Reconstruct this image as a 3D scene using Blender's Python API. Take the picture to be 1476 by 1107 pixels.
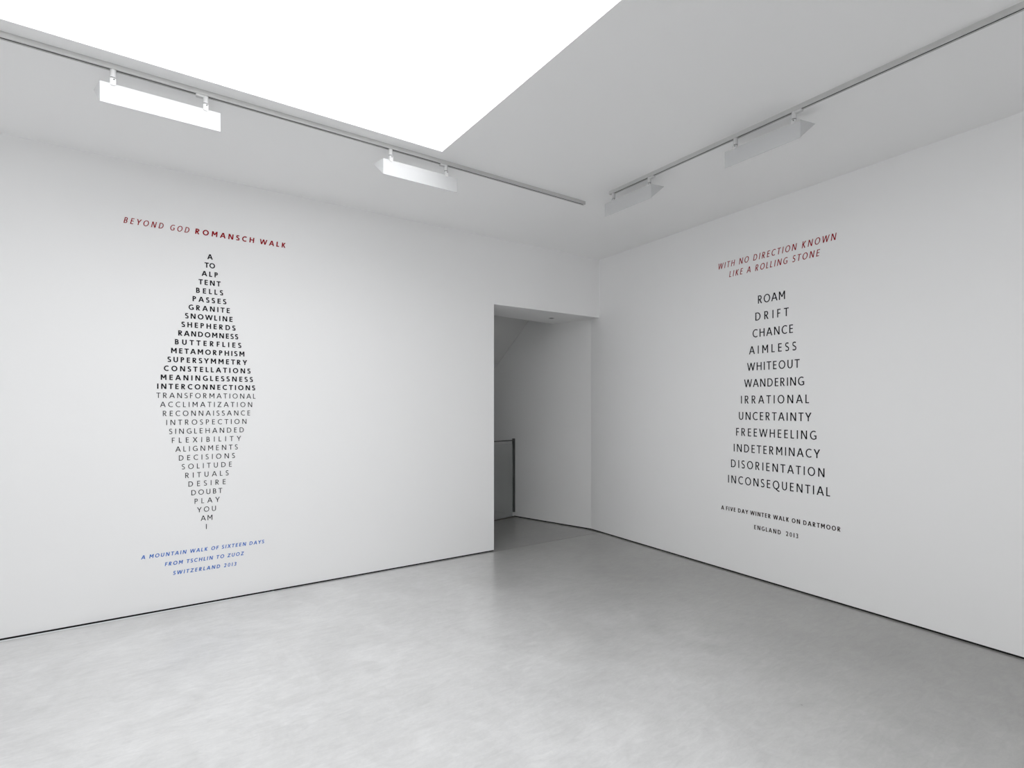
import bpy, bmesh, math, random
from mathutils import Vector, Matrix, noise

random.seed(4)
S = bpy.context.scene
for o in list(bpy.data.objects):
    bpy.data.objects.remove(o)
COL = S.collection

# ------------------------------------------------------------------ camera
YAW = 0.6048
cam_data = bpy.data.cameras.new('camera')
cam = bpy.data.objects.new('camera', cam_data)
COL.objects.link(cam)
cam.location = (-4.516, -4.7004, 1.5)
cam.rotation_euler = (math.pi / 2, 0, -YAW)
cam_data.sensor_fit = 'HORIZONTAL'
cam_data.sensor_width = 36.0
cam_data.lens = 774.4 / 1476 * 36.0
cam_data.shift_y = (586.26 - 553.5) / 1476
cam_data.clip_start = 0.02
S.camera = cam

# ------------------------------------------------------------------ world, light, exposure
world = bpy.data.worlds.new('world')
S.world = world
world.use_nodes = True
bg = world.node_tree.nodes['Background']
bg.inputs['Color'].default_value = (0.93, 0.97, 1.0, 1)
bg.inputs['Strength'].default_value = 0.6

SKY_STRENGTH = 3.5          # luminous skylight glazing
S.view_settings.view_transform = 'Standard'
S.view_settings.look = 'None'
S.view_settings.gamma = 1
S.view_settings.exposure = 0.0
S.view_settings.use_curve_mapping = False
S.cycles.max_bounces = 14
S.cycles.diffuse_bounces = 10
S.cycles.glossy_bounces = 5
S.cycles.use_denoising = True
S.cycles.sample_clamp_indirect = 0

# ------------------------------------------------------------------ materials
def new_mat(name):
    m = bpy.data.materials.new(name)
    m.use_nodes = True
    nt = m.node_tree
    return m, nt, nt.nodes['Principled BSDF']

def plain(name, col, rough=0.5, metal=0.0, var=0.03, scale=30, spec=0.5):
    m, nt, b = new_mat(name)
    tc = nt.nodes.new('ShaderNodeTexCoord')
    n = nt.nodes.new('ShaderNodeTexNoise'); n.inputs['Scale'].default_value = scale
    n.inputs['Detail'].default_value = 3
    r = nt.nodes.new('ShaderNodeValToRGB')
    r.color_ramp.elements[0].color = (*[c * (1 - var) for c in col], 1)
    r.color_ramp.elements[1].color = (*[min(1, c * (1 + var)) for c in col], 1)
    nt.links.new(tc.outputs['Object'], n.inputs['Vector'])
    nt.links.new(n.outputs['Fac'], r.inputs['Fac'])
    nt.links.new(r.outputs['Color'], b.inputs['Base Color'])
    b.inputs['Roughness'].default_value = rough
    b.inputs['Metallic'].default_value = metal
    b.inputs['Specular IOR Level'].default_value = spec
    return m

def paint(name, col, bump=0.02):
    m, nt, b = new_mat(name)
    tc = nt.nodes.new('ShaderNodeTexCoord')
    n = nt.nodes.new('ShaderNodeTexNoise'); n.inputs['Scale'].default_value = 0.9
    n.inputs['Detail'].default_value = 2
    r = nt.nodes.new('ShaderNodeValToRGB')
    r.color_ramp.elements[0].position = 0.3
    r.color_ramp.elements[1].position = 0.7
    r.color_ramp.elements[0].color = (*[c * 0.992 for c in col], 1)
    r.color_ramp.elements[1].color = (*col, 1)
    n2 = nt.nodes.new('ShaderNodeTexNoise'); n2.inputs['Scale'].default_value = 260
    bp = nt.nodes.new('ShaderNodeBump'); bp.inputs['Strength'].default_value = bump
    bp.inputs['Distance'].default_value = 0.001
    nt.links.new(tc.outputs['Object'], n.inputs['Vector'])
    nt.links.new(tc.outputs['Object'], n2.inputs['Vector'])
    nt.links.new(n.outputs['Fac'], r.inputs['Fac'])
    nt.links.new(r.outputs['Color'], b.inputs['Base Color'])
    nt.links.new(n2.outputs['Fac'], bp.inputs['Height'])
    nt.links.new(bp.outputs['Normal'], b.inputs['Normal'])
    b.inputs['Roughness'].default_value = 0.75
    b.inputs['Specular IOR Level'].default_value = 0.2
    return m

def concrete(name, tint=1.0):
    m, nt, b = new_mat(name)
    L = nt.links
    tc = nt.nodes.new('ShaderNodeTexCoord')
    mp = nt.nodes.new('ShaderNodeMapping')
    mp.inputs['Rotation'].default_value = (0, 0, 0.5)
    L.new(tc.outputs['Object'], mp.inputs['Vector'])
    def nz(scale, detail, rough=0.6, dist=0.0, vec=None):
        n = nt.nodes.new('ShaderNodeTexNoise')
        n.inputs['Scale'].default_value = scale
        n.inputs['Detail'].default_value = detail
        n.inputs['Roughness'].default_value = rough
        n.inputs['Distortion'].default_value = dist
        L.new((vec or mp).outputs[0], n.inputs['Vector'])
        return n
    mp2 = nt.nodes.new('ShaderNodeMapping')
    mp2.inputs['Rotation'].default_value = (0, 0, -0.35)
    mp2.inputs['Scale'].default_value = (1.0, 3.2, 1.0)
    L.new(tc.outputs['Object'], mp2.inputs['Vector'])
    a = nz(0.9, 5, 0.6, 0.6)
    c = nz(3.2, 6, 0.68, 1.2)
    d = nz(9.0, 8, 0.75, 0.8, mp2)
    e = nz(70.0, 3, 0.6)
    def ramp(n, p0, c0, p1, c1):
        r = nt.nodes.new('ShaderNodeValToRGB')
        r.color_ramp.elements[0].position = p0; r.color_ramp.elements[0].color = (*c0, 1)
        r.color_ramp.elements[1].position = p1; r.color_ramp.elements[1].color = (*c1, 1)
        L.new(n.outputs['Fac'], r.inputs['Fac']); return r
    def mul(x, y, fac=1.0, mode='MULTIPLY'):
        k = nt.nodes.new('ShaderNodeMix'); k.data_type = 'RGBA'; k.blend_type = mode
        k.inputs['Factor'].default_value = fac
        L.new(x.outputs[2] if x.type == 'MIX' else x.outputs['Color'], k.inputs['A'])
        L.new(y.outputs['Color'], k.inputs['B']); return k
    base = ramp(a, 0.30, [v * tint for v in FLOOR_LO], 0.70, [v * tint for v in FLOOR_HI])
    # concrete turns warmer towards the right wall, with that side's shade painted in
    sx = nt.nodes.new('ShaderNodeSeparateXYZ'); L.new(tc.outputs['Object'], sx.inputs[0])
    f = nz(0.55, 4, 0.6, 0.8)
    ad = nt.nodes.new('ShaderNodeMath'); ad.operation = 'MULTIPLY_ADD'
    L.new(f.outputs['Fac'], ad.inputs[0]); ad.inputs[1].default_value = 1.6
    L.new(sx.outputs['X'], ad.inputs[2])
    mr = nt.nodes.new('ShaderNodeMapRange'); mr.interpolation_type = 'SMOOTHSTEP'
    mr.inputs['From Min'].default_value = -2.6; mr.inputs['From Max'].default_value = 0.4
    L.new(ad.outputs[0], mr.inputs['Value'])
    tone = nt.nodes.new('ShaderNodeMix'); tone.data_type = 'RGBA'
    tone.inputs['A'].default_value = (1, 1, 1, 1); tone.inputs['B'].default_value = (*FLOOR_FAR_SHADE, 1)
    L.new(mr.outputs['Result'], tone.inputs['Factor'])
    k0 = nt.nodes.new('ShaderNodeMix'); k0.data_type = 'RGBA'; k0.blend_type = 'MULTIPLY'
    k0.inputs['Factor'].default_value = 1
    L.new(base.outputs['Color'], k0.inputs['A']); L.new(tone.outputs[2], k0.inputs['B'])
    k = mul(k0, ramp(c, 0.30, (0.90, 0.90, 0.895), 0.72, (1.05, 1.05, 1.05)))
    k = mul(k, ramp(d, 0.28, (0.88, 0.88, 0.885), 0.72, (1.07, 1.07, 1.07)))
    k = mul(k, ramp(e, 0.25, (0.97, 0.97, 0.97), 0.75, (1.02, 1.02, 1.02)))
    L.new(k.outputs[2], b.inputs['Base Color'])
    rr = nt.nodes.new('ShaderNodeMapRange')
    rr.inputs['To Min'].default_value = 0.22; rr.inputs['To Max'].default_value = 0.42
    L.new(c.outputs['Fac'], rr.inputs['Value'])
    L.new(rr.outputs['Result'], b.inputs['Roughness'])
    b.inputs['Specular IOR Level'].default_value = 0.6
    b.inputs['Coat Weight'].default_value = 0.7
    b.inputs['Coat Roughness'].default_value = 0.2
    bp = nt.nodes.new('ShaderNodeBump'); bp.inputs['Strength'].default_value = 0.12
    bp.inputs['Distance'].default_value = 0.004
    L.new(d.outputs['Fac'], bp.inputs['Height'])
    L.new(bp.outputs['Normal'], b.inputs['Normal'])
    return m

FLOOR_FAR_SHADE = (0.475, 0.47, 0.448)
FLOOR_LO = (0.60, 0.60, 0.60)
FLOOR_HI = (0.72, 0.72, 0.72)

M_WALL = paint('white wall paint', (0.90, 0.90, 0.90))
M_CEIL = paint('white ceiling paint', (0.92, 0.92, 0.92))
M_STAIR = paint('white stair paint', (0.85, 0.85, 0.845))
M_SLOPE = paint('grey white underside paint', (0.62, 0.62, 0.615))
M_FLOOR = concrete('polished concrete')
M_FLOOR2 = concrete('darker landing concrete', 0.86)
M_GAP = plain('dark shadow gap', (0.012, 0.012, 0.012), 0.8, spec=0.1)
M_TRACK = plain('grey white track enamel', (0.56, 0.56, 0.55), 0.45)
M_SLOT = plain('dark track slot', (0.008, 0.008, 0.008), 0.8, spec=0.1)
M_FIX = plain('white lamp enamel', (0.585, 0.59, 0.595), 0.4, var=0.01)
M_STEM = plain('pale grey bracket', (0.66, 0.66, 0.66), 0.4)
M_SCREW = plain('dark screw', (0.05, 0.05, 0.05), 0.4, 0.6)
M_LOUVRE = plain('lamp reflector', (0.75, 0.75, 0.75), 0.25, 0.6)
M_BLACK = plain('black vinyl', (0.012, 0.012, 0.015), 0.7, spec=0.1)
M_RED = plain('red vinyl', (0.31, 0.006, 0.013), 0.7, spec=0.1)
M_BLUE = plain('blue vinyl', (0.04, 0.16, 0.54), 0.7, spec=0.1)
M_BROWN = plain('dark brown vinyl', (0.035, 0.022, 0.018), 0.7, spec=0.1)
M_STEEL = plain('dark painted steel', (0.085, 0.085, 0.085), 0.45, 0.3)
M_EDGE = plain('dark concrete edge', (0.10, 0.09, 0.08), 0.7)

mg, ntg, bgl = new_mat('clear grey glass')
bgl.inputs['Base Color'].default_value = (0.96, 0.97, 0.965, 1)
bgl.inputs['Roughness'].default_value = 0.02
bgl.inputs['Transmission Weight'].default_value = 1.0
bgl.inputs['IOR'].default_value = 1.45
M_GLASS = mg

msky, nts, bs = new_mat('luminous skylight glazing')
bs.inputs['Base Color'].default_value = (0.8, 0.8, 0.8, 1)
bs.inputs['Emission Color'].default_value = (0.98, 0.988, 1.0, 1)
bs.inputs['Emission Strength'].default_value = SKY_STRENGTH
M_SKY = msky

M_FILL, nts, bs = new_mat('fill light panel')
bs.inputs['Base Color'].default_value = (0.8, 0.8, 0.8, 1)
bs.inputs['Emission Color'].default_value = (0.98, 0.988, 1.0, 1)
bs.inputs['Emission Strength'].default_value = 1.05

# ------------------------------------------------------------------ helpers
def link_mesh(name, verts, faces, mat, parent=None, smooth=False):
    me = bpy.data.meshes.new(name)
    me.from_pydata([tuple(v) for v in verts], [], faces)
    me.materials.append(mat)
    bm = bmesh.new(); bm.from_mesh(me)
    bmesh.ops.recalc_face_normals(bm, faces=bm.faces)
    bm.to_mesh(me); bm.free()
    if smooth:
        for p in me.polygons: p.use_smooth = True
    o = bpy.data.objects.new(name, me)
    COL.objects.link(o)
    if parent: o.parent = parent
    return o

class MB:
    def __init__(self): self.v = []; self.f = []
    def prism(self, poly, vec):
        """polygon (list of 3D points) swept along vec"""
        n = len(poly); b = len(self.v); vec = Vector(vec)
        self.v += [Vector(p) for p in poly] + [Vector(p) + vec for p in poly]
        self.f.append(list(range(b + n - 1, b - 1, -1)))
        self.f.append(list(range(b + n, b + 2 * n)))
        for i in range(n):
            j = (i + 1) % n
            self.f.append([b + i, b + j, b + n + j, b + n + i])
        return self
    def box(self, x0, x1, y0, y1, z0, z1):
        return self.prism([(x0, y0, z0), (x1, y0, z0), (x1, y1, z0), (x0, y1, z0)], (0, 0, z1 - z0))
    def tube(self, p0, p1, r0, r1=None, n=20):
        r1 = r0 if r1 is None else r1
        p0, p1 = Vector(p0), Vector(p1); d = (p1 - p0).normalized()
        u = d.orthogonal().normalized(); w = d.cross(u); b = len(self.v)
        for p, r in ((p0, r0), (p1, r1)):
            for i in range(n):
                a = 2 * math.pi * i / n
                self.v.append(p + u * r * math.cos(a) + w * r * math.sin(a))
        self.f.append(list(range(b + n - 1, b - 1, -1)))
        self.f.append(list(range(b + n, b + 2 * n)))
        for i in range(n):
            j = (i + 1) % n
            self.f.append([b + i, b + j, b + n + j, b + n + i])
        return self
    def build(self, name, mat, parent=None, bevel=0):
        o = link_mesh(name, self.v, self.f, mat, parent)
        if bevel:
            md = o.modifiers.new('bevel', 'BEVEL'); md.width = bevel; md.segments = 2
            md.limit_method = 'ANGLE'
        return o

def struct(o, label=None):
    o['kind'] = 'structure'
    if label: o['label'] = label
    return o

def thing(name, loc, label, cat, group=None, rot=None):
    o = bpy.data.objects.new(name, None); COL.objects.link(o)
    o.empty_display_size = 0.1
    o.location = loc
    if rot: o.rotation_euler = rot
    o['label'] = label; o['category'] = cat
    if group: o['group'] = group
    return o

# ------------------------------------------------------------------ room shell
H = 3.2538
G = 0.012                      # shadow gap under the walls
DZ = 2.566                     # height of the opening
DX = -1.495                    # left edge of the opening
E_ = 0.0531                    # splay of the right wall
rd = Vector((-math.sin(E_), -math.cos(E_), 0))     # along the right wall, towards the viewer
rn = Vector((math.cos(E_), -math.sin(E_), 0))      # out of the room
XB, YB = -8.2, -7.6
K0 = Vector((0.0, 0.15, 0)) - rd * 0 ; K0 = -rd * 0.15
kd = Vector((-0.267, 0.964, 0)).normalized()
kn = Vector((kd.y, -kd.x, 0))
K1 = K0 + kd * 1.218           # where the landing ends
pd = Vector((-0.985, -0.17, 0)).normalized()       # along the landing edge
RW = rd * 8.2
YN = -8.0

# left wall with its opening
mb = MB()
mb.prism([(XB, 0, G), (DX, 0, G), (DX, 0, DZ), (0.0, 0, DZ), (0.0, 0, H), (XB, 0, H)], (0, 0.2, 0))
struct(mb.build('wall_left', M_WALL), 'white wall carrying the diamond-shaped word poem')

# right wall
mb = MB()
a = K0.copy(); b_ = RW
mb.prism([(a.x, a.y, G), (b_.x, b_.y, G), (b_.x + rn.x * .2, b_.y + rn.y * .2, G),
          (a.x + kn.x * .2, a.y + kn.y * .2, G)], (0, 0, H - G))
struct(mb.build('wall_right', M_WALL), 'white splayed wall carrying the short word list')

# landing wall beyond the bend, going down the stairwell behind the glass
mb = MB()
T = K0 + kd * 4.4
o_ = kn * .2
def z_(p, z): return Vector((p.x, p.y, z))
mb.prism([z_(K0, G), z_(K1, G), z_(K1, -2.8), z_(T, -2.8), z_(T, 3.5), z_(K0, 3.5)], kn * .2)
struct(mb.build('wall_landing', M_STAIR), 'white wall bending away inside the opening')

mb = MB()
mb.box(-3.4, T.x + .3, T.y - .02, T.y + .2, -2.8, 3.5)
struct(mb.build('wall_stair_back', M_STAIR))
mb = MB()
mb.box(-3.4, -3.2, 0.2, T.y - .02, -2.8, 3.5)
struct(mb.build('wall_stair_left', M_STAIR))
mb = MB()
mb.box(-3.4, .3, 0.2, 0.22, -2.8, -0.301)
struct(mb.build('wall_stair_front', M_STAIR))
mb = MB()
mb.box(-3.2, .2, 0.22, T.y - .02, -2.9, -2.8)
struct(mb.build('floor_stairwell', M_FLOOR))
mb = MB()
mb.box(-3.4, .35, 0.2, T.y + .2, 3.5, 3.6)
struct(mb.build('ceiling_stairwell', M_STAIR))

# rear and side walls behind the viewer
mb = MB()
mb.box(XB - .2, XB, YB - .2, .2, G, H)
struct(mb.build('wall_back', M_WALL))
mb = MB()
mb.box(XB, RW.x + .4, YB - .2, YB, G, H)
struct(mb.build('wall_front', M_WALL))

# floor: two pours with a cut joint in the plane of the left wall
R0 = rd * 7.9
def on_right(y): return rd.x / rd.y * y
mb = MB()
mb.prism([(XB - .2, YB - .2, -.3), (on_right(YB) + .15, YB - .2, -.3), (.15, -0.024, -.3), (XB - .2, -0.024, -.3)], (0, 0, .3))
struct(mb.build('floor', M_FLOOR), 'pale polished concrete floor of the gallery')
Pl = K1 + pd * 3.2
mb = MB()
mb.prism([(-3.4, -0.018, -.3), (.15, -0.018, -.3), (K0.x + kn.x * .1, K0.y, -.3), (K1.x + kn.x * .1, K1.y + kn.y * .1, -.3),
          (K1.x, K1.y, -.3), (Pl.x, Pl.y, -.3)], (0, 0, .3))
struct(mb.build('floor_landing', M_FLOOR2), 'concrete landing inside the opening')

# ceiling with the rectangular skylight opening
SX1, SY1 = -2.811, -1.388
SX0, SY0 = -5.35, -4.7
mb = MB()
TC = 0.16
mb.box(XB - .2, SX0, YB - .2, .2, H, H + TC)
mb.box(SX1, .35, YB - .2, .2, H, H + TC)
mb.box(SX0, SX1, SY1, .2, H, H + TC)
mb.box(SX0, SX1, YB - .2, SY0, H, H + TC)
struct(mb.build('ceiling', M_CEIL), 'flat white ceiling around the skylight')
mb = MB()
mb.box(SX0, SX1, SY0, SY1, H + TC - .06, H + TC - .02)
struct(mb.build('window_1', M_SKY), 'large rectangular luminous skylight')

mb = MB()
mb.box(-7.6, -4.4, YB + .002, YB + .02, 0.4, 2.9)  # unseen glowing panel, added to lift the ceiling and upper walls
struct(mb.build('fill_panel', M_FILL), 'wide unseen added fill light panel behind the viewer')

# soffit over the landing and sloping underside of the stair above
c0 = Vector((-0.172, 0.69, 0)); sd = Vector((-.99, -.12, 0)).normalized()
c0r = c0 - sd * .25; c0l = c0 + sd * 3.2
mb = MB()
mb.prism([(-3.2, .2, DZ), (.15, .2, DZ), (.05, .62, DZ), z_(c0r, DZ), z_(c0l, DZ)], (0, 0, .5))
struct(mb.build('ceiling_landing', M_WALL), 'low soffit inside the opening')
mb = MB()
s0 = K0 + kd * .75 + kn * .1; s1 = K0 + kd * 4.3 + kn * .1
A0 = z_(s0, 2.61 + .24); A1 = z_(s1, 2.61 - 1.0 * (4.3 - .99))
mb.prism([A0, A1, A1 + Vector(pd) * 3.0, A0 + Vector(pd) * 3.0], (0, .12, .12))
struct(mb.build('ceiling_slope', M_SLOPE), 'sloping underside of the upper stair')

# recessed dark strips behind the shadow gap
mb = MB(); mb.box(XB, DX - .004, .004, .18, -.001, G + .002)
struct(mb.build('baseboard_left', M_GAP), 'dark recessed strip under the left wall')
mb = MB()
p0, p1 = K0 + rn * .004, RW + rn * .004
mb.prism([z_(p0, -.001), z_(p1, -.001), z_(p1 + rn * .15, -.001), z_(K0 + rn * .17, -.001)], (0, 0, G + .003))
struct(mb.build('baseboard_right', M_GAP), 'dark recessed strip under the right wall')
mb = MB()
p0, p1 = K0 + kn * .004, K1 + kn * .004
mb.prism([z_(p0, -.001), z_(p1, -.001), z_(p1 + kn * .15, -.001), z_(p0 + kn * .15, -.001)], (0, 0, G + .003))
struct(mb.build('baseboard_landing', M_GAP), 'dark recessed strip under the landing wall')

# ------------------------------------------------------------------ lighting tracks
TH = 0.026
def track(name, p0, p1, side, label):
    """rectangular channel with a slot below; p0 -> p1 along the ceiling, side = unit vector to the viewer's side"""
    p0 = Vector(p0); p1 = Vector(p1); d = (p1 - p0).normalized(); s = Vector(side)
    t = thing(name, p0 + Vector((0, 0, H)), label, 'lighting track', 'ceiling lighting tracks')
    base = Vector((0, 0, 0)); ln = d * (p1 - p0).length
    def sec(pts): return [base + s * a + Vector((0, 0, -z)) for a, z in pts]
    w = .016; g = .0058
    m = MB()
    # C section: outer box with an open slot underneath
    m.prism(sec([(w, 0), (w, TH), (g, TH), (g, TH - .003), (w - .003, TH - .003), (w - .003, .003),
                 (-w + .003, .003), (-w + .003, TH - .003), (-g, TH - .003), (-g, TH), (-w, TH), (-w, 0)]), ln)
    m.build('channel', M_TRACK, t)
    m = MB(); m.prism(sec([(w - .004, .006), (w - .004, TH - .0032), (-w + .004, TH - .0032), (-w + .004, .006)]), ln)
    m.build('conductor_insert', M_SLOT, t)
    for q, sg in ((base, -1), (base + ln, 1)):
        m = MB()
        m.prism([q + s * a + Vector((0, 0, -z)) for a, z in ((w + .0008, 0), (w + .0008, TH + .0008), (-w - .0008, TH + .0008), (-w - .0008, 0))], d * sg * .014)
        m.build('end_cap', M_TRACK, t, .0008)
    return t
TLY = -1.267; TRX = -1.362
track('lighting_track', (-7.4, TLY, 0), (-1.405, TLY, 0), (0, -1, 0), 'grey lighting track on the ceiling between skylight and poem wall')
track('lighting_track', (TRX, -6.9, 0), (TRX, -1.565, 0), (-1, 0, 0), 'grey lighting track on the ceiling along the right wall')

# ------------------------------------------------------------------ wall washers
def washer(org, ang, length, zt, stems, box_at, box_dir, label, group, apex=.108, flare=(.03, 0)):
    """org: plate line start on the ceiling plan; local +x runs along the plate, local +y to the wall."""
    t = thing('wall_washer_light', (org[0], org[1], H), label, 'track light', group, (0, 0, ang))
    top = zt - H; hgt = .104; bot = top - hgt; az = top - .004
    th = .004
    m = MB()   # front plate and the folded top sheet, one bent sheet
    m.prism([(0, 0, bot), (length, 0, bot), (length, 0, top), (0, 0, top)], (0, th, 0))
    m.build('front_plate', M_FIX, t)
    m = MB()
    m.prism([(0, th, top), (length, th, top), (length + flare[1], apex, az), (-flare[0], apex, az)], (0, 0, -.002))
    m.build('top_plate', M_FIX, t)
    for x0, sg, fl in ((0, -1, flare[0]), (length, 1, flare[1])):
        m = MB(); m.prism([(x0, .0005, bot), (x0, .0005, top), (x0 + sg * fl, apex, az), (x0 + sg * fl, apex, az - th)], (-sg * .002, 0, 0))
        m.build('end_plate', M_FIX, t)
    m = MB()   # light opening facing down and to the wall
    m.prism([(.004, th, bot + .002), (.004, apex - .003, az - .006), (.004, apex - .012, az - .008), (.004, th, bot + .012)], (length - .008, 0, 0))
    m.build('reflector', M_LOUVRE, t)
    yy = .012
    zb = -TH - .0005
    for i, x in enumerate(stems):
        m = MB(); m.tube((x, yy, zb + .004), (x, yy, zb - .040), .0135, n=24)
        st = m.build('stem', M_STEM, t, .001)
        m = MB(); m.tube((x, yy - .001, zb - .0405), (x, yy - .001, zb - .0445), .0122, n=24)
        m.build('collar', M_SCREW, st)
        # swivel: short cylinder ending in a lug lapped over the plate
        z1 = zb - .045; z2 = top - .009
        m = MB(); m.tube((x, yy - .0025, z1), (x, yy - .0025, min(z1 - .004, top - .001)), .0135, n=24)
        m.prism([(x - .0125, -.0035, z1 - .002), (x + .0125, -.0035, z1 - .002), (x + .0125, -.0035, z2 + .006), (x + .007, -.0035, z2), (x - .007, -.0035, z2), (x - .0125, -.0035, z2 + .006)], (0, .0035, 0))
        sw = m.build('swivel', M_STEM, t, .0006)
        m = MB(); m.tube((x + .004, -.001, z1 - .008), (x + .004, -.0052, z1 - .008), .0032, n=12)
        m.build('screw', M_SCREW, sw)
        if i == box_at:
            m = MB()
            xa, xb = sorted((x + box_dir * .010, x + box_dir * .048))
            m.box(xa, xb, yy - .013, yy + .013, zb - .012, zb + .001)
            m.build('adapter', M_STEM, t, .002)
    return t
PLY = TLY - .012; PRX = TRX - .012
GL = 'track lights between the skylight and the poem wall'
GR = 'track lights along the right wall'
washer((-4.686, PLY), 0, .540, 3.152, (.054, .468), 1, -1, 'large brightly lit wall washer light, leftmost on the left track', GL)
washer((-3.190, PLY), 0, .556, 3.152, (.055, .472), 1, -1, 'half lit wall washer light below the corner of the skylight', GL)
# right wall: local x runs towards the viewer (-y), local y to the wall (+x)
washer((PRX, -2.602), -math.pi / 2, .488, 3.164, (.070, .446), 1, 1, 'grey wall washer light on the right track, nearer of its pair', GR, flare=(0, .03))
washer((PRX, -1.498), -math.pi / 2, .488, 3.168, (.087, .460), 1, 1, 'small grey wall washer light at the far end of the right track', GR, flare=(0, .03))

# ------------------------------------------------------------------ landing: glass balustrade and soffit spot
P = K1 + kd * -.022
t = thing('balustrade', (P.x, P.y, 0), 'glass balustrade with dark steel post and thin handrail at the landing edge', 'balustrade')
q0 = pd * .05
per = Vector((-pd.y, pd.x, 0))
def bar(a, b, hw, z0, z1, name, mat, par=None, bevel=0):
    m = MB(); m.prism([z_(a + per * hw, z0), z_(b + per * hw, z0), z_(b - per * hw, z0), z_(a - per * hw, z0)], (0, 0, z1 - z0))
    return m.build(name, mat, par, bevel)
bar(q0 + pd * .006, pd * 2.2, .006, .012, .995, 'glass_panel', M_GLASS, t)
bar(pd * .01, pd * 2.2, .012, 0.0, .012, 'base_rail', M_EDGE, t)
po = bar(pd * .018, pd * .046, .014, .07, 1.068, 'post', M_STEEL, t, .001)
m = MB(); m.prism([z_(pd * .046, 1.045), z_(pd * .062, 1.045), z_(pd * .046, 1.005)], per * .008); m.build('bracket', M_STEEL, po)
bar(pd * .044, pd * 2.2, .012, 1.036, 1.050, 'handrail', M_STEEL, t, .002)

t = thing('ceiling_spotlight', (-.451, .344, DZ), 'small round recessed spotlight in the low soffit', 'spotlight')
m = MB(); m.tube((0, 0, -.003), (0, 0, 0), .036, .038, n=32); m.build('trim_ring', M_STEM, t)
m = MB(); m.tube((0, 0, -.0036), (0, 0, -.0028), .026, n=32); m.build('lamp_lens', M_SCREW, t)

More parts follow.
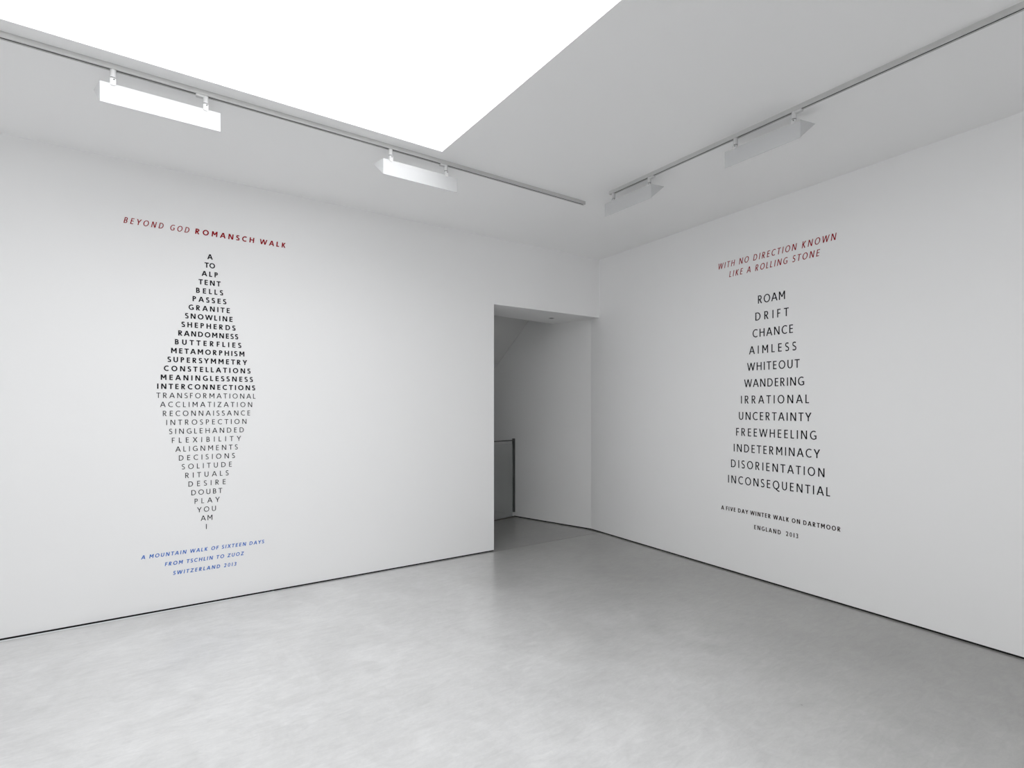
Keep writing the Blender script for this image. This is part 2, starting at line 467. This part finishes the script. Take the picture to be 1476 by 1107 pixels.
# ------------------------------------------------------------------ vinyl lettering (humanist sans capitals drawn by hand)
def g_poly(w, w0):
    """returns dict glyph -> (width, [polygon strips]); unit cap height, stroke w"""
    h = w0 * .90
    rbw = (w + w0) / 2 * .92
    D = {}
    def rect(x0, x1, y0, y1): return [[(x0, y0), (x1, y0), (x1, y1), (x0, y1)]]
    def vb(x): return rect(x, x + w, 0, 1)
    def hb(x0, x1, yc): return rect(x0, x1, yc - h / 2, yc + h / 2)
    def diag(x0, y0, x1, y1, ww=None):
        ww = ww or w
        L = math.hypot(x1 - x0, y1 - y0); hw = ww / 2 * L / abs(y1 - y0)
        return [[(x0 - hw, y0), (x0 + hw, y0), (x1 + hw, y1), (x1 - hw, y1)]]
    def arc(cx, cy, rx, ry, a0, a1, n=20, wx=None, wy=None):
        """ring piece; rx, ry outer radii, angles in degrees"""
        wx = w if wx is None else wx; wy = h if wy is None else wy
        out = []
        pts = []
        for i in range(n + 1):
            a = math.radians(a0 + (a1 - a0) * i / n)
            pts.append(((cx + rx * math.cos(a), cy + ry * math.sin(a)), (cx + (rx - wx) * math.cos(a), cy + (ry - wy) * math.sin(a))))
        for i in range(n):
            out.append([pts[i][0], pts[i + 1][0], pts[i + 1][1], pts[i][1]])
        return out
    def ribbon(pts, ww=None):
        ww = ww or rbw
        # Catmull-Rom through the centreline
        P = [Vector((*p, 0)) for p in pts]
        P = [P[0] * 2 - P[1]] + P + [P[-1] * 2 - P[-2]]
        c = []
        for i in range(1, len(P) - 2):
            for k in range(6):
                t = k / 6
                a, b, d, e = P[i - 1], P[i], P[i + 1], P[i + 2]
                c.append(.5 * ((2 * b) + (d - a) * t + (2 * a - 5 * b + 4 * d - e) * t * t + (3 * b - a - 3 * d + e) * t ** 3))
        c.append(P[-2])
        out = []; L = []
        for i, p in enumerate(c):
            d = (c[min(i + 1, len(c) - 1)] - c[max(i - 1, 0)]).normalized(); n = Vector((-d.y, d.x, 0)) * ww / 2
            L.append((p + n, p - n))
        for i in range(len(c) - 1):
            out.append([tuple(L[i][0][:2]), tuple(L[i + 1][0][:2]), tuple(L[i + 1][1][:2]), tuple(L[i][1][:2])])
        return out
    def bowl(x, y0, y1, W):
        """half bowl right of x from y0 to y1 with outer width W"""
        r = (y1 - y0) / 2; rx = min(r, W - x); xs = W - rx
        return rect(x, xs, y0, y0 + h) + rect(x, xs, y1 - h, y1) + arc(xs, (y0 + y1) / 2, rx, r, -90, 90)
    W = .92 + w * .35
    k = w / 2 * 1.06
    D['A'] = (W, diag(k, 0, W / 2 - w * .08, 1) + diag(W - k, 0, W / 2 + w * .08, 1) + hb(W * .20, W * .80, .32))
    W = .54 + w * .5
    D['B'] = (W, vb(0) + bowl(w * .5, .5 - h / 2, 1, W * .92) + bowl(w * .5, 0, .5 + h / 2, W))
    W = .80 + w * .2
    D['C'] = (W, arc(.52, .5, .52, .515, 52, 308, 30, w, h))
    W = .80 + w * .3
    D['D'] = (W, vb(0) + bowl(w * .5, 0, 1, W))
    W = .46 + w * .5
    D['E'] = (W, vb(0) + hb(w * .5, W, h / 2) + hb(w * .5, W * .94, .52) + hb(w * .5, W, 1 - h / 2))
    D['F'] = (W * .95, vb(0) + hb(w * .5, W * .86, .50) + hb(w * .5, W * .95, 1 - h / 2))
    W = .86 + w * .2
    D['G'] = (W, arc(.52, .5, .52, .515, 55, 318, 30, w, h) + rect(W - w, W, .07, .44) + rect(W * .62, W, .44 - h * .6, .44 + h * .4))
    W = .76 + w * .3
    D['H'] = (W, vb(0) + vb(W - w) + hb(w * .5, W - w * .5, .53))
    D['I'] = (w, vb(0))
    D['1'] = (w, vb(0))
    W = .62 + w * .5
    D['K'] = (W, vb(0) + diag(w * 1.1, .50, W - w * .75, 1) + diag(W - w * .55, 0, w * 1.2, .56))
    W = .42 + w * .5
    D['L'] = (W, vb(0) + hb(w * .5, W, h / 2))
    W = .86 + w * .4
    D['M'] = (W, vb(0) + vb(W - w) + diag(W / 2, .32, w * .62, 1, w * .92) + diag(W / 2, .32, W - w * .62, 1, w * .92))
    W = .80 + w * .3
    D['N'] = (W, vb(0) + vb(W - w) + diag(W - w * .66, 0, w * .66, 1, w * .95))
    W = 1.0 + w * .1
    D['O'] = (W, arc(W / 2, .5, W / 2, .518, 0, 360, 44, w, h))
    W = .52 + w * .4
    D['P'] = (W, vb(0) + bowl(w * .5, .42, 1, W))
    W = 1.0 + w * .1
    D['Q'] = (W, arc(W / 2, .5, W / 2, .518, 0, 360, 44, w, h) + ribbon([(W * .48, .02), (W * .66, -.10), (W * .86, -.20), (W * 1.02, -.22)]))
    W = .58 + w * .6
    D['R'] = (W, vb(0) + bowl(w * .5, .44, 1, W * .90) + diag(W - w * .62, 0, W * .42, .46))
    W = .50 + w * .4
    q = h / 2
    D['S'] = (W, ribbon([(W * .86, .90), (W * .66, 1.0 - q), (W * .40, 1.0 - q * .95), (W * .19, .90 - q * .2), (q * 1.15, .77), (W * .17, .62),
                         (W * .5, .51), (W * .82, .385), (W - q * 1.1, .25), (W * .80, .095 + q * .2), (W * .54, q * .95), (W * .28, q * 1.05), (W * .06, .105)]))
    W = .68 + w * .3
    D['T'] = (W, rect(W / 2 - w / 2, W / 2 + w / 2, 0, 1) + hb(0, W, 1 - h / 2))
    W = .72 + w * .3
    D['U'] = (W, rect(0, w, .36, 1) + rect(W - w, W, .36, 1) + arc(W / 2, .36, W / 2, .375, 180, 360, 22))
    W = .80 + w * .4
    D['V'] = (W, diag(W / 2, 0, k, 1) + diag(W / 2, 0, W - k, 1))
    W = 1.26 + w * .5
    c1, c2 = W * .27, W * .73
    D['W'] = (W, diag(c1, 0, k * .9, 1, w * .95) + diag(c1, 0, W / 2, 1, w * .95) + diag(c2, 0, W / 2, 1, w * .95) + diag(c2, 0, W - k * .9, 1, w * .95))
    W = .80 + w * .4
    D['X'] = (W, diag(k, 0, W - k * 1.1, 1) + diag(W - k, 0, k * 1.1, 1))
    D['Y'] = (W, rect(W / 2 - w / 2, W / 2 + w / 2, 0, .46) + diag(W / 2, .42, k, 1) + diag(W / 2, .42, W - k, 1))
    W = .70 + w * .3
    D['Z'] = (W, hb(0, W, h / 2) + hb(w * .1, W, 1 - h / 2) + diag(w * .62, h * .5, W - w * .62, 1 - h * .5))
    W = .56 + w * .35
    D['0'] = (W, arc(W / 2, .5, W / 2, .515, 0, 360, 36, w * .82, h * .85))
    W = .52 + w * .2
    D['2'] = (W, ribbon([(W * .07, .80), (W * .2, .93), (W * .46, 1 - q), (W * .76, .93 - q * .3), (W - q * 1.15, .72), (W * .78, .50), (W * .45, .24), (W * .14, .04)]) + hb(q * .4, W, q))
    D['3'] = (W, ribbon([(W * .10, .92), (W * .38, 1 - q), (W * .70, .92 - q * .2), (W * .82, .76), (W * .68, .60), (W * .38, .54)]) +
              ribbon([(W * .38, .54), (W * .72, .48), (W - q * 1.1, .28), (W * .78, .11), (W * .42, q), (W * .05, .08)]))
    return D

_cache = {}
_glyph = {}
def glyphs(w, hs):
    if (w, hs) not in _glyph:
        D = g_poly(w / hs, w)
        _glyph[(w, hs)] = {c: (W * hs, [[(x * hs, y) for x, y in p] for p in st]) for c, (W, st) in D.items()}
    return _glyph[(w, hs)]
def glyph_mesh(ch, w, cap, slant, mat, hs):
    key = (ch, w, cap, slant, mat.name, hs)
    if key in _cache: return _cache[key]
    W, strips = glyphs(w, hs)[ch]
    V = []; F = []
    dep = .0009
    for i, poly in enumerate(strips):
        # every stroke is a thin raised slab; the tiny step keeps overlapping faces apart
        dd = dep + (i % 7) * .00001
        b = len(V); n = len(poly)
        for x, y in poly: V.append(((x + (y - .5) * slant) * cap, -dd, y * cap))
        for x, y in poly: V.append(((x + (y - .5) * slant) * cap, 0, y * cap))
        F.append(list(range(b, b + n)))
        for j in range(n):
            k2 = (j + 1) % n
            F.append([b + j, b + k2, b + n + k2, b + n + j])
    me = bpy.data.meshes.new('letter')
    me.from_pydata(V, [], F); me.materials.append(mat)
    _cache[key] = me
    return me

SPC = {'poem': 0}
def line_of_text(parent, kind, text, x0, x1, zc, w, cap, mat, slant=0.0, space=.34, label=None, hs=.93):
    """letterspaced line spanning x0..x1 in the parent's local x, centred on height zc"""
    D = glyphs(w, hs)
    part = bpy.data.objects.new(kind, None); COL.objects.link(part)
    part.empty_display_size = .02
    part.parent = parent
    if label: part['label'] = label
    n = 0; tot = 0.0
    # side bearings: round and diagonal sides sit closer than straight ones
    SB = {'A': .0, 'V': .0, 'W': .0, 'Y': .0, 'T': .02, 'O': .05, 'C': .05, 'G': .05, 'Q': .05, 'X': .01, 'L': .05, 'F': .05, 'S': .05, 'Z': .05}
    sb = lambda c: SB.get(c, .09) * hs if c != ' ' else 0
    adv = []
    for i, c in enumerate(text):
        wd = space if c == ' ' else D[c][0]
        s = (sb(c) + sb(text[i + 1])) if i < len(text) - 1 else 0
        adv.append((wd, s))
    tot = sum(a + b for a, b in adv) * cap
    gaps = max(1, len(text) - 1)
    track_ = ((x1 - x0) - tot) / gaps
    x = x0 if len(text) > 1 else (x0 + x1) / 2 - D[text][0] * cap / 2
    part.location = (x, 0, zc - cap / 2)
    for (c, (wd, s)) in zip(text, adv):
        if c != ' ':
            o = bpy.data.objects.new('letter', glyph_mesh(c, w, cap, slant, mat, hs))
            COL.objects.link(o); o.parent = part
            o.location = (x - part.location.x, 0, 0)
        x += (wd + s) * cap + track_
    return part

# left wall: diamond of words
TL = thing('wall_text', (-4.09, -.0002, 1.62), 'diamond-shaped word poem with red heading and blue caption on the left wall', 'wall text', 'vinyl wall poems')
ox, oz = -4.09, 1.62
LW = ["A", "TO", "ALP", "TENT", "BELLS", "PASSES", "GRANITE", "SNOWLINE", "SHEPHERDS", "RANDOMNESS", "BUTTERFLIES", "METAMORPHISM",
      "SUPERSYMMETRY", "CONSTELLATIONS", "MEANINGLESSNESS", "INTERCONNECTIONS", "TRANSFORMATIONAL", "ACCLIMATIZATION", "RECONNAISSANCE",
      "INTROSPECTION", "SINGLEHANDED", "FLEXIBILITY", "ALIGNMENTS", "DECISIONS", "SOLITUDE", "RITUALS", "DESIRE", "DOUBT", "PLAY", "YOU", "AM", "I"]
LX = [(-4.096, -4.062), (-4.115, -4.045), (-4.135, -4.026), (-4.155, -4.007), (-4.171, -3.990), (-4.194, -3.968), (-4.220, -3.944), (-4.242, -3.925),
      (-4.265, -3.904), (-4.286, -3.885), (-4.307, -3.863), (-4.331, -3.841), (-4.353, -3.821), (-4.376, -3.797), (-4.395, -3.780), (-4.417, -3.763),
      (-4.422, -3.761), (-4.399, -3.785), (-4.382, -3.800), (-4.361, -3.826), (-4.343, -3.845), (-4.326, -3.865), (-4.304, -3.888), (-4.282, -3.908),
      (-4.263, -3.930), (-4.241, -3.952), (-4.221, -3.973), (-4.202, -3.996), (-4.181, -4.013), (-4.165, -4.039), (-4.141, -4.063), (-4.107, -4.100)]
for i, (wd, (a, b)) in enumerate(zip(LW, LX)):
    z = 2.648 - i * .06652
    bold = i < 16
    line_of_text(TL, 'word', wd, a - ox, b - ox, z - oz, .21 if bold else .13, .039 if bold else .0385, M_BLACK, hs=.96 if bold else .92,
                 label='bold black word' if bold else 'light black word')
line_of_text(TL, 'heading', "BEYOND GOD", -4.612 - ox, -4.215 - ox, 2.826 - oz, .135, .042, M_RED, .22, .30, hs=.76, label='light slanted red heading words')
line_of_text(TL, 'heading', "ROMANSCH WALK", -4.176 - ox, -3.534 - ox, 2.8275 - oz, .215, .041, M_RED, .10, .22, hs=.98, label='bold red heading words')
line_of_text(TL, 'caption', "A MOUNTAIN WALK OF SIXTEEN DAYS", -4.512 - ox, -3.697 - ox, .414 - oz, .19, .0275, M_BLUE, .15, label='first line of the blue caption')
line_of_text(TL, 'caption', "FROM TSCHLIN TO ZUOZ", -4.368 - ox, -3.846 - ox, .3415 - oz, .19, .0275, M_BLUE, .15, label='second line of the blue caption')
line_of_text(TL, 'caption', "SWITZERLAND 2013", -4.317 - ox, -3.898 - ox, .268 - oz, .19, .0275, M_BLUE, .15, label='third line of the blue caption')

# right wall: widening column of words; local x runs along the wall towards the viewer's right
so = 2.22; oz = 1.62
TR = thing('wall_text', rd * so - rn * .0002 + Vector((0, 0, oz)), 'widening black word column with red slanted heading on the right wall', 'wall text',
           'vinyl wall poems', (0, 0, math.atan2(rd.y, rd.x)))
RWD = [("ROAM", 2.083, 2.328), ("DRIFT", 2.058, 2.360), ("CHANCE", 2.032, 2.396), ("AIMLESS", 1.997, 2.424), ("WHITEOUT", 1.978, 2.452),
       ("WANDERING", 1.949, 2.489), ("IRRATIONAL", 1.917, 2.528), ("UNCERTAINTY", 1.896, 2.547), ("FREEWHEELING", 1.868, 2.587),
       ("INDETERMINACY", 1.843, 2.615), ("DISORIENTATION", 1.815, 2.649), ("INCONSEQUENTIAL", 1.784, 2.691)]
for i, (wd, a, b) in enumerate(RWD):
    line_of_text(TR, 'word', wd, a - so, b - so, 2.428 - i * .1442 - oz, .13, .0695, M_BLACK, hs=.83)
line_of_text(TR, 'heading', "WITH NO DIRECTION KNOWN", 1.678 - so, 2.735 - so, 2.803 - oz, .125, .053, M_RED, .17, .30, hs=.76, label='upper line of the red slanted heading')
line_of_text(TR, 'heading', "LIKE A ROLLING STONE", 1.800 - so, 2.610 - so, 2.709 - oz, .125, .053, M_RED, .17, .30, hs=.76, label='lower line of the red slanted heading')
line_of_text(TR, 'caption', "A FIVE DAY WINTER WALK ON DARTMOOR", 1.710 - so, 2.768 - so, .569 - oz, .19, .0365, M_BROWN, 0, .22, hs=.85, label='upper line of the small dark caption')
line_of_text(TR, 'caption', "ENGLAND  2013", 2.047 - so, 2.439 - so, .4505 - oz, .18, .0365, M_BROWN, 0, .22, hs=.85, label='lower line of the small dark caption')
